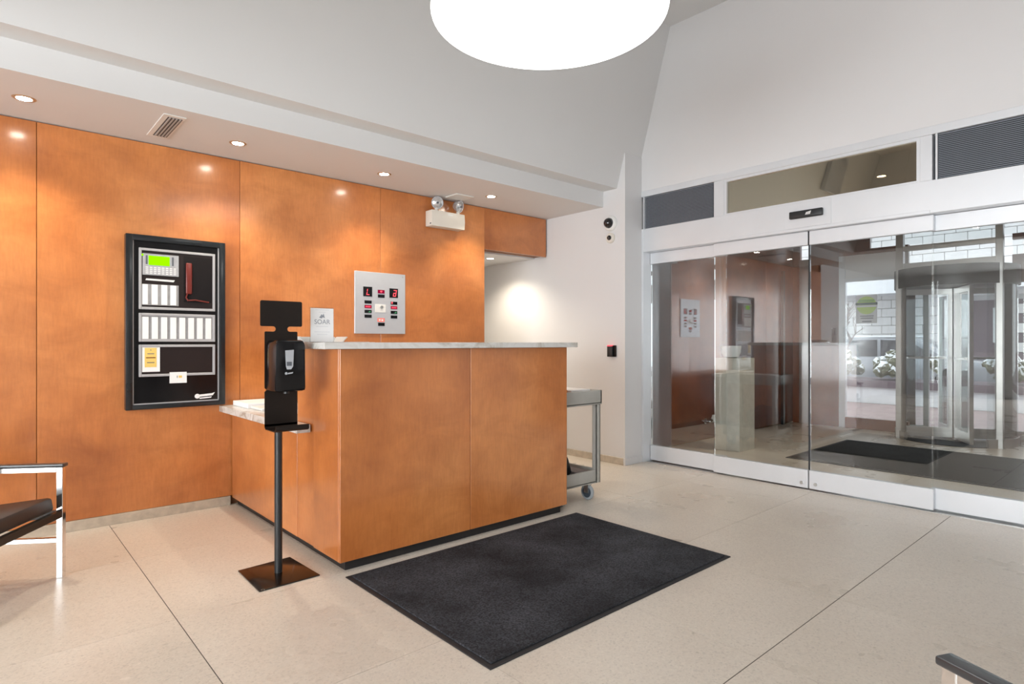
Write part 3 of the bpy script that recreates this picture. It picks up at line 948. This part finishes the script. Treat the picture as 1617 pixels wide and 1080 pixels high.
d1 = rectp('display', 2.477, 2.561, 1.603, 1.687, 'gloss_black', ep)
seg7(d1, 2.524, 1.645, 0.028, 0.058, 'def', YE - 0.0032)
d2 = rectp('display', 2.733, 2.818, 1.604, 1.686, 'gloss_black', ep)
seg7(d2, 2.786, 1.644, 0.030, 0.058, 'abcdeg', YE - 0.0032)
d3 = rectp('display', 2.617, 2.683, 1.636, 1.667, 'led_dim', ep)
mk('arrow', B().prism([(2.636, 1.656), (2.646, 1.660), (2.656, 1.660), (2.662, 1.655), (2.648, 1.641)], 'y', YE - 0.0045, YE - 0.0028), 'led_red', d3)
rectp('window', 2.618, 2.683, 1.599, 1.626, 'gloss_black', ep)
for x0, x1 in ((2.489, 2.556), (2.746, 2.811)):
    for i, (z, mt) in enumerate(((1.542, 'gloss_black'), (1.502, 'led_dim'), (1.460, 'gloss_black'), (1.419, 'gloss_black'))):
        wd = rectp('indicator', x0, x1, z, z + 0.0265, mt, ep)
        if i == 1:
            for q in range(4):
                xx = x0 + 0.010 + q * 0.0125
                rectp('lit_letter', xx, xx + 0.008, z + 0.008, z + 0.018, 'led_red', wd, YE - 0.003, 0.0012)
        if i == 2:
            mk('green_mark', B().prism([(x0 + 0.030, z + 0.006), (x0 + 0.056, z + 0.006), (x0 + 0.056, z + 0.020)], 'y', YE - 0.0045, YE - 0.0028), 'led_green', wd)
        if i == 0 and x0 > 2.7:
            mk('arrow', B().prism([(x0 + 0.002, z + 0.018), (x0 + 0.012, z + 0.026), (x0 + 0.020, z + 0.018), (x0 + 0.011, z + 0.004)], 'y', YE - 0.0045, YE - 0.0028), 'led_red', wd)
ks = rectp('key_plate', 2.590, 2.694, 1.468, 1.540, 'white_plastic', ep)
mk('key_switch', B().cyl((2.652, YE - 0.003, 1.515), (2.652, YE - 0.010, 1.515), 0.013), 'satin_steel', ks, smooth=True)
fb = rectp('fire_lamp', 2.613, 2.683, 1.386, 1.419, 'led_coral', ep)
for q in range(2):
    rectp('lit_letter', 2.626 + q * 0.026, 2.642 + q * 0.026, 1.394, 1.410, 'paper', fb, YE - 0.003, 0.0008)
rectp('window', 2.620, 2.684, 1.350, 1.378, 'gloss_black', ep)
mk('screw', B().cyl((2.868, YE, 1.795), (2.868, YE - 0.002, 1.795), 0.006), 'satin_steel', ep)

# ------------------------------------------------------------------ fire alarm cabinet
fp = root('fire_alarm_panel', (1.04, YW, 0.75), 'black framed fire alarm cabinet with a lime green display', 'alarm panel')
YF = YW - 0.060
fr = B()
x0, x1, z0, z1, t = 0.728, 1.349, 0.752, 1.930, 0.042
fr.box(x0, x0 + t, YF, YW, z0, z1, 0.006).box(x1 - t, x1, YF, YW, z0, z1, 0.006)
fr.box(x0 + t - 0.004, x1 - t + 0.004, YF, YW, z1 - t, z1, 0.006).box(x0 + t - 0.004, x1 - t + 0.004, YF, YW, z0, z0 + t * 0.8, 0.006)
mk('frame', fr, 'frame_black', fp, smooth=True)
mk('inner_bead', B().box(x0 + t, x0 + t + 0.006, YF + 0.012, YF + 0.03, z0 + 0.035, z1 - t).box(x1 - t - 0.006, x1 - t, YF + 0.012, YF + 0.03, z0 + 0.035, z1 - t).box(x0 + t, x1 - t, YF + 0.012, YF + 0.03, z0 + 0.034, z0 + 0.041), 'trim_silver', fp)
mk('door_sheet', B().box(x0 + t - 0.002, x1 - t + 0.002, YF + 0.022, YW, z0 + 0.03, z1 - t + 0.002), 'gloss_black', fp)
YD = YF + 0.022


def fwin(z0_, z1_, face):
    b = B()
    a0, a1, tt = 0.806, 1.283, 0.017
    b.box(a0, a0 + tt, YD - 0.008, YD, z0_, z1_, 0.002, 1).box(a1 - tt, a1, YD - 0.008, YD, z0_, z1_, 0.002, 1)
    b.box(a0 + tt, a1 - tt, YD - 0.008, YD, z1_ - tt, z1_, 0.002, 1).box(a0 + tt, a1 - tt, YD - 0.008, YD, z0_, z0_ + tt, 0.002, 1)
    wn = mk('viewing_window', b, 'trim_silver', fp)
    mk('face', B().box(a0 + tt, a1 - tt, YD - 0.002, YD + 0.0005, z0_ + tt, z1_ - tt), face, wn)
    return wn


def fr_(name, a, par, mat, d=0.005):
    return mk(name, B().box(a[0], a[1], YD - 0.0018 - d, YD - 0.0015, a[2], a[3]), mat, par)


w1 = fwin(1.429, 1.844, 'panel_face')
fr_('keypad', (0.828, 1.046, 1.663, 1.808), w1, 'keypad_grey')
fr_('display', (0.863, 0.990, 1.731, 1.795), w1, 'lcd_green', 0.006)
fr_('status_light', (0.821, 0.833, 1.790, 1.803), w1, 'lcd_green', 0.006)
for k in range(2):
    fr_('key_column', (0.846 + 0.158 * k, 0.857 + 0.158 * k, 1.735, 1.795), w1, 'ink_grey', 0.0056)
for k in range(4):
    for q in range(8):
        fr_('key', (0.846 + q * 0.024, 0.862 + q * 0.024, 1.672 + k * 0.013, 1.680 + k * 0.013), w1, 'paper_print', 0.0056)
mk('printed_strip', B().prism([(0.845, 1.627), (1.015, 1.623), (1.023, 1.637), (0.850, 1.639)], 'y', YD - 0.0035, YD - 0.0015), 'paper_print', w1)
fr_('zone_card', (0.826, 1.046, 1.458, 1.601), w1, 'zone_grey', 0.003)
for a, b_ in ((0.826, 0.859), (0.881, 0.918), (0.939, 0.976), (0.994, 1.031)):
    fr_('zone_strip', (a, b_, 1.463, 1.599), w1, 'paper', 0.005)
mk('handset_recess', B().box(1.078, 1.261, YD - 0.003, YD - 0.0015, 1.487, 1.81), 'matte_black', w1)
hs = mk('handset', B().box(1.090, 1.130, YD - 0.016, YD - 0.003, 1.545, 1.765, 0.008, 3), 'red_handset', w1, smooth=True)
mk('handset_cord', B().tube([(1.100, YD - 0.008, 1.545), (1.092, YD - 0.008, 1.52), (1.104, YD - 0.008, 1.50), (1.15, YD - 0.008, 1.505), (1.24, YD - 0.008, 1.492)], 0.005), 'red_handset', hs, smooth=True)
w2 = fwin(1.210, 1.404, 'zone_grey')
for k in range(8):
    a = 0.826 + 0.0562 * k
    fr_('zone_strip', (a, a + 0.037, 1.229, 1.378), w2, 'paper', 0.005)
w3 = fwin(0.972, 1.190, 'panel_face')
fr_('card', (0.826, 0.931, 1.005, 1.172), w3, 'paper', 0.004)
yt = fr_('yellow_tag', (0.840, 0.911, 1.037, 1.168), w3, 'yellow_card', 0.005)
for z, hw in ((1.150, 0.004), (1.125, 0.020), (1.098, 0.028), (1.065, 0.022)):
    fr_('tag_print', (0.876 - hw, 0.876 + hw, z, z + 0.006), yt, 'red_handset' if z == 1.098 else 'bark', 0.0054)
stk = fr_('sticker', (0.990, 1.096, 0.922, 0.998), fp, 'paper', 0.008)
fr_('sticker_print', (1.045, 1.066, 0.958, 0.974), stk, 'yellow_card', 0.0086)
fr_('sticker_print', (1.034, 1.038, 0.958, 0.974), stk, 'ink_grey', 0.0086)
b = B().cyl((1.166, YD, 0.822), (1.166, YD - 0.002, 0.822), 0.017)
b.prism([(1.178, 0.817), (1.268, 0.823), (1.282, 0.845), (1.262, 0.838), (1.182, 0.833)], 'y', YD - 0.002, YD)
b.prism([(1.180, 0.802), (1.255, 0.806), (1.262, 0.816), (1.182, 0.811)], 'y', YD - 0.002, YD)
mk('maker_mark', b, 'paper', fp)

# ------------------------------------------------------------------ reception desk
dk = root('reception_desk', (2.2, 3.3, 0), 'cherry wood reception desk with a raised front and black toe kick', 'desk')
XD0, XD1, YD0, YM, YD1 = 1.404, 3.120, 2.920, 3.490, 4.705
mk('carcass', B().box(XD0 + 0.022, XD1 - 0.022, YD0 + 0.022, YM - 0.01, 0.058, 1.168).box(XD0 + 0.022, 2.05, YM - 0.01, YD1, 0.058, 0.698), 'seam_dark', dk)
mk('toe_kick', B().box(XD0 + 0.045, XD1 - 0.03, YD0 + 0.036, YM - 0.03, 0, 0.058).box(XD0 + 0.045, 2.03, YM - 0.03, YD1, 0, 0.058), 'toe_kick', dk)
mk('front_panel', B().box(XD0, 2.257, YD0, YD0 + 0.020, 0.056, 1.170, 0.0015, 1), 'cherry', dk)
mk('front_panel', B().box(2.261, XD1, YD0, YD0 + 0.020, 0.056, 1.170, 0.0015, 1), 'cherry', dk)
mk('side_panel', B().box(XD0, XD0 + 0.020, YD0 + 0.021, 3.250, 0.056, 1.170, 0.0015, 1), 'cherry', dk)
mk('side_panel', B().box(XD0 + 0.006, XD0 + 0.024, 3.256, YM, 0.056, 1.170, 0.0015, 1), 'cherry', dk)
mk('side_panel', B().box(XD0 + 0.004, XD0 + 0.024, YM + 0.003, YD1, 0.056, 0.698, 0.0015, 1), 'cherry', dk)
mk('side_panel', B().box(XD1 - 0.020, XD1, YD0 + 0.021, YM, 0.056, 1.170, 0.0015, 1), 'cherry', dk)
mk('back_panel', B().box(XD0 + 0.025, XD1 - 0.021, YM - 0.012, YM, 0.745, 1.170), 'cherry', dk)
ct = mk('counter_top', B().box(1.300, 3.192, 2.880, 3.530, 1.1705, 1.205, 0.003, 2), 'marble', dk)
wt = mk('work_top', B().prism([(1.318, 3.280), (1.400, 3.280), (1.400, 3.4915), (2.07, 3.4915), (2.07, 4.708), (1.318, 4.708)], 'z', 0.6985, 0.743, 0.003), 'marble', dk)

# things on the desk
sg = root('counter_sign', (1.43, 3.20, 1.205), 'white SOAR sign in a clear acrylic stand on the counter', 'sign')
mk('stand', B().box(1.358, 1.498, 3.193, 3.196, 1.2052, 1.398, 0.001, 1).box(1.358, 1.498, 3.190, 3.270, 1.2052, 1.209), 'clear_acrylic', sg)
sh = mk('card', B().box(1.362, 1.494, 3.1905, 3.1925, 1.209, 1.394), 'paper', sg)
text('sign_text', 'SOAR', 0.036, (1.428, 3.1901, 1.318), '-y', 'sign_ink', sh)
mk('emblem', B().prism([(1.410, 1.343), (1.424, 1.338), (1.432, 1.345), (1.443, 1.340), (1.440, 1.352), (1.436, 1.366), (1.431, 1.354), (1.425, 1.362), (1.418, 1.352)], 'y', 3.1898, 3.1906), 'sign_ink', sh)
for z, hw in ((1.371, 0.020), (1.384, 0.04), (1.292, 0.035), (1.262, 0.045), (1.248, 0.03)):
    mk('text_line', B().box(1.428 - hw, 1.428 + hw, 3.1900, 3.1906, z, z + 0.003), 'paper_print', sh)
ty = root('paper_tray', (1.47, 3.36, 1.205), 'low white tray behind the counter sign', 'tray')
mk('tray_body', B().prism([(1.375, 1.2052), (1.605, 1.2052), (1.635, 1.237), (1.630, 1.239), (1.602, 1.209), (1.378, 1.209), (1.350, 1.239), (1.345, 1.237)], 'y', 3.30, 3.44), 'white_plastic', ty)
mk('back_wall', B().box(1.36, 1.62, 3.436, 3.442, 1.206, 1.238), 'white_plastic', ty)
mk('loose_papers', B().box(1.42, 1.66, 3.02, 3.16, 1.2052, 1.2062).box(1.40, 1.62, 3.01, 3.15, 1.2064, 1.2078), 'paper', None, 'few loose white sheets lying on the counter by the sign', 'paper')
bn = root('paper_stack', (1.62, 4.5, 0.743), 'stack of white binders and paper on the low worktop', 'paper stack')
mk('binder', B().box(1.40, 1.75, 4.34, 4.66, 0.7435, 0.778, 0.003, 1), 'paper', bn)
mk('binder', B().box(1.42, 1.77, 4.12, 4.33, 0.7435, 0.762, 0.003, 1), 'white_plastic', bn)
mk('sheet', B().box(1.44, 1.65, 3.80, 4.09, 0.7435, 0.7455), 'paper', bn)

# ------------------------------------------------------------------ floor mat
fm = root('floor_mat', (2.28, 2.28, 0), 'black floor mat in front of the reception desk', 'mat')
mk('border', B().box(1.404, 3.155, 1.697, 2.862, 0.0, 0.005, 0.002, 1), 'mat_rubber', fm)
mk('pile', B().box(1.428, 3.131, 1.721, 2.838, 0.004, 0.011, 0.003, 1), 'mat_pile', fm)

# ------------------------------------------------------------------ sanitizer stand
ss = root('sanitizer_stand', (1.170, 3.145, 0), 'black metal hand sanitizer stand beside the reception desk', 'sanitizer stand')
YP = 3.125
mk('base_plate', B().prism([(1.012, 2.970), (1.318, 2.972), (1.302, 3.330), (1.020, 3.312)], 'z', 0.0, 0.007, 0.002), 'base_gloss', ss, smooth=True)
mk('pole', B().cyl((1.170, 3.148, 0.006), (1.170, 3.148, 0.80), 0.0195), 'satin_black', ss, smooth=True)


def rr(x0, x1, z0, z1, r, n=6):
    pts = []
    for cx, cz, a0 in ((x1 - r, z1 - r, 0), (x0 + r, z1 - r, 90), (x0 + r, z0 + r, 180), (x1 - r, z0 + r, 270)):
        for k in range(n + 1):
            a = R(a0 + 90 * k / n)
            pts.append((cx + r * math.cos(a), cz + r * math.sin(a)))
    return pts


# backplate outline: sign board, narrow neck with rounded notches, body with waist
out = []


def arc(cx, cz, r, a0, a1, n=6):
    for k in range(n + 1):
        a = R(a0 + (a1 - a0) * k / n)
        out.append((cx + r * math.cos(a), cz + r * math.sin(a)))


XA, XB_, cxm = 1.070, 1.287, 1.1785
arc(XB_ - 0.008, 1.412, 0.008, 90, 0)
arc(XB_ - 0.008, 1.296, 0.008, 0, -90)
arc(1.222, 1.2745, 0.0135, 90, 270)
arc(1.256, 1.2555, 0.006, 90, 0)
out += [(1.262, 0.972), (1.252, 0.962), (1.262, 0.952), (1.262, 0.772), (1.092, 0.772), (1.092, 0.952), (1.102, 0.962), (1.092, 0.972)]
arc(1.098, 1.2555, 0.006, 180, 90)
arc(1.135, 1.2745, 0.0135, -90, 90)
arc(XA + 0.008, 1.296, 0.008, 270, 180)
arc(XA + 0.008, 1.412, 0.008, 180, 90)
mk('back_plate', B().prism(out, 'y', YP, YP + 0.003), 'bronze_black', ss)
tray = B().prism([(YP + 0.003, 0.785), (YP + 0.003, 0.772), (YP - 0.010, 0.760), (2.985, 0.760), (2.975, 0.768), (2.975, 0.790), (2.979, 0.790), (2.981, 0.770), (2.990, 0.765), (YP - 0.008, 0.765), (YP, 0.774), (YP, 0.785)], 'x', 1.092, 1.262)
mk('drip_tray', tray, 'bronze_black', ss)
dsp = B().prism([(1.094, 0.958), (1.248, 0.958), (1.252, 0.975), (1.250, 1.19), (1.240, 1.217), (1.104, 1.217), (1.096, 1.19)], 'y', 2.985, YP, 0.014)
dis = mk('dispenser', dsp, 'gloss_black', ss, smooth=True)
mk('viewing_window', B().prism([(1.143, 1.165), (1.186, 1.168), (1.182, 1.085), (1.172, 1.070), (1.152, 1.070), (1.147, 1.085)], 'y', 2.981, 2.987), 'gel', dis)
mk('gel_level', B().box(1.150, 1.174, 2.9795, 2.982, 1.088, 1.108), 'ink_grey', dis)  # darker gel level in the viewing window
mk('maker_mark', B().cyl((1.148, 2.9855, 1.050), (1.148, 2.983, 1.050), 0.0065, seg=16).prism([(1.156, 1.046), (1.180, 1.049), (1.183, 1.056), (1.158, 1.053)], 'y', 2.983, 2.9855), 'gel', dis)
mk('nozzle', B().cyl((1.17, 3.04, 0.962), (1.17, 3.04, 0.945), 0.014), 'satin_black', dis, smooth=True)

# ------------------------------------------------------------------ utility cart
uc = root('utility_cart', (3.38, 3.40, 0), 'grey plastic utility cart parked beside the desk', 'cart')
CX0, CX1, CY0, CY1 = 3.150, 3.603, 3.000, 3.640


def trayb(z0, z1, ins):
    b = B()
    b.box(CX0 + ins, CX1 - ins, CY0 + ins, CY1 - ins, z0, z0 + 0.02, 0.004, 1)
    b.box(CX0 + ins, CX1 - ins, CY0 + ins, CY0 + ins + 0.022, z0 + 0.004, z1, 0.006, 2)
    b.box(CX0 + ins, CX1 - ins, CY1 - ins - 0.022, CY1 - ins, z0 + 0.004, z1, 0.006, 2)
    b.box(CX0 + ins, CX0 + ins + 0.022, CY0 + ins, CY1 - ins, z0 + 0.004, z1, 0.006, 2)
    b.box(CX1 - ins - 0.022, CX1 - ins, CY0 + ins, CY1 - ins, z0 + 0.004, z1, 0.006, 2)
    return b


mk('top_tray', trayb(0.728, 0.838, 0.0), 'cart_plastic', uc, smooth=True)
mk('bottom_tray', trayb(0.125, 0.228, 0.010), 'cart_plastic', uc, smooth=True)
for x in (CX0 + 0.012, CX1 - 0.066):
    for y in (CY0 + 0.006, CY1 - 0.046):
        mk('leg', B().box(x, x + 0.054, y, y + 0.014, 0.125, 0.735, 0.004, 2).box(x if x > 3.4 else x, x + 0.016, y, y + 0.04, 0.125, 0.735, 0.004, 2).box(x + 0.040, x + 0.054, y, y + 0.04, 0.125, 0.735, 0.004, 2), 'cart_plastic', uc, smooth=True)
for x in (3.185, 3.490):
    for y in (3.05, 3.58):
        cs = mk('caster_fork', B().box(x - 0.018, x - 0.012, y - 0.02, y + 0.02, 0.055, 0.125).box(x + 0.012, x + 0.018, y - 0.02, y + 0.02, 0.055, 0.125).box(x - 0.018, x + 0.018, y - 0.025, y + 0.025, 0.115, 0.127), 'satin_steel', uc)
        ww = mk('wheel', B().lathe([(0.040, -0.011), (0.056, -0.011), (0.060, -0.006), (0.060, 0.006), (0.056, 0.011), (0.040, 0.011)], (x, y, 0.060), 28, 'x'), 'wheel_grey', cs, smooth=True)
        mk('wheel_hub', B().cyl((x - 0.0125, y, 0.060), (x + 0.0125, y, 0.060), 0.042), 'wheel_hub', cs, smooth=True)
mk('cardboard_folder', B().box(3.18, 3.32, 3.10, 3.45, 0.749, 0.845, 0.002, 1), 'cherry', None, 'brown folder in the top tray of the cart', 'folder')
mk('paper_pile', B().box(3.34, 3.56, 3.08, 3.50, 0.749, 0.842, 0.004, 1), 'paper', None, 'white paper pile in the top tray of the cart', 'paper stack')
b = B()
rnd = random.Random(3)
bmesh.ops.create_icosphere(b.bm, subdivisions=3, radius=1.0)
for v in b.bm.verts:
    k = 1 + 0.14 * math.sin(7 * v.co.x + 3 * v.co.z) + 0.10 * math.sin(9 * v.co.y + 5 * v.co.x)
    v.co = Vector((3.285 + 0.085 * v.co.x * k, 3.27 + 0.20 * v.co.y * k, max(0.146, 0.285 + 0.17 * v.co.z * k)))
mk('black_bag', b, 'satin_black', None, 'crumpled black bag on the lower tray of the cart', 'bag', smooth=True)
mk('dark_tray', B().box(3.375, 3.51, 3.06, 3.45, 0.146, 0.222, 0.004, 1), 'bark', None, 'dark brown box on the lower tray of the cart', 'box')

# ------------------------------------------------------------------ lounge chairs
def chair(loc, rz, label):
    """local: x forward, y left; the front left foot stands at (D, W)"""
    r = root('lounge_chair', loc, label, 'chair', 'black and chrome lounge chairs', rz=rz)
    D, W, t, H_ = 0.33, 0.31, 0.015, 0.585
    for sy in (-1, 1):
        y = sy * W
        fy = []
        mk('front_leg', B().box(D - t, D + t, y - t, y + t, 0, H_ - 0.018, 0.002, 1), 'chrome', r)
        mk('rear_leg', B().box(-D - t, -D + t, y - t, y + t, 0, H_ - 0.018, 0.002, 1), 'chrome', r)
        mk('arm_rail', B().box(-D + t, D - t, y - t, y + t, H_ - 0.044, H_ - 0.018, 0.002, 1), 'chrome', r)
        mk('arm_pad', B().box(-D - t - 0.004, D + t + 0.008, y - 0.022, y + 0.022, H_ - 0.018, H_, 0.005, 3), 'arm_vinyl', r, smooth=True)
        mk('side_stretcher', B().box(-D + t, D - t, y - t * 0.8, y + t * 0.8, 0.180, 0.204, 0.002, 1), 'chrome', r)
        mk('seat_rail', B().prism([(-D + t, 0.225), (D - t, 0.315), (D - t, 0.345), (-D + t, 0.255)], 'y', y - t, y + t), 'chair_rail', r)
    mk('front_rail', B().box(D - t, D + t, -W + t, W - t, 0.310, 0.345, 0.002, 1), 'chair_rail', r)
    mk('rear_rail', B().box(-D - t, -D + t, -W + t, W - t, 0.225, 0.258, 0.002, 1), 'chair_rail', r)
    mk('seat_cushion', B().prism([(-D - 0.01, 0.262), (D - 0.01, 0.350), (D - 0.022, 0.420), (-D - 0.02, 0.345)], 'y', -W + 0.03, W - 0.03, 0.016), 'leather', r, smooth=True)
    mk('backrest', B().prism([(-D + 0.03, 0.33), (-D - 0.09, 0.76), (-D - 0.155, 0.745), (-D - 0.05, 0.31)], 'y', -W + 0.03, W - 0.03, 0.016), 'leather', r, smooth=True)
    return r


def chair_at(foot, rz, label):
    D, W = 0.33, 0.31
    c, s_ = math.cos(rz), math.sin(rz)
    return chair((foot[0] - (D * c - W * s_), foot[1] - (D * s_ + W * c), 0), rz, label)


chair_at((0.318, 3.843), R(-33.7), 'black leather lounge chair with chrome legs before the wood wall')
chair_at((1.4274, 0.3019), R(65.3), 'chrome framed lounge chair with black arm pad on the open floor')
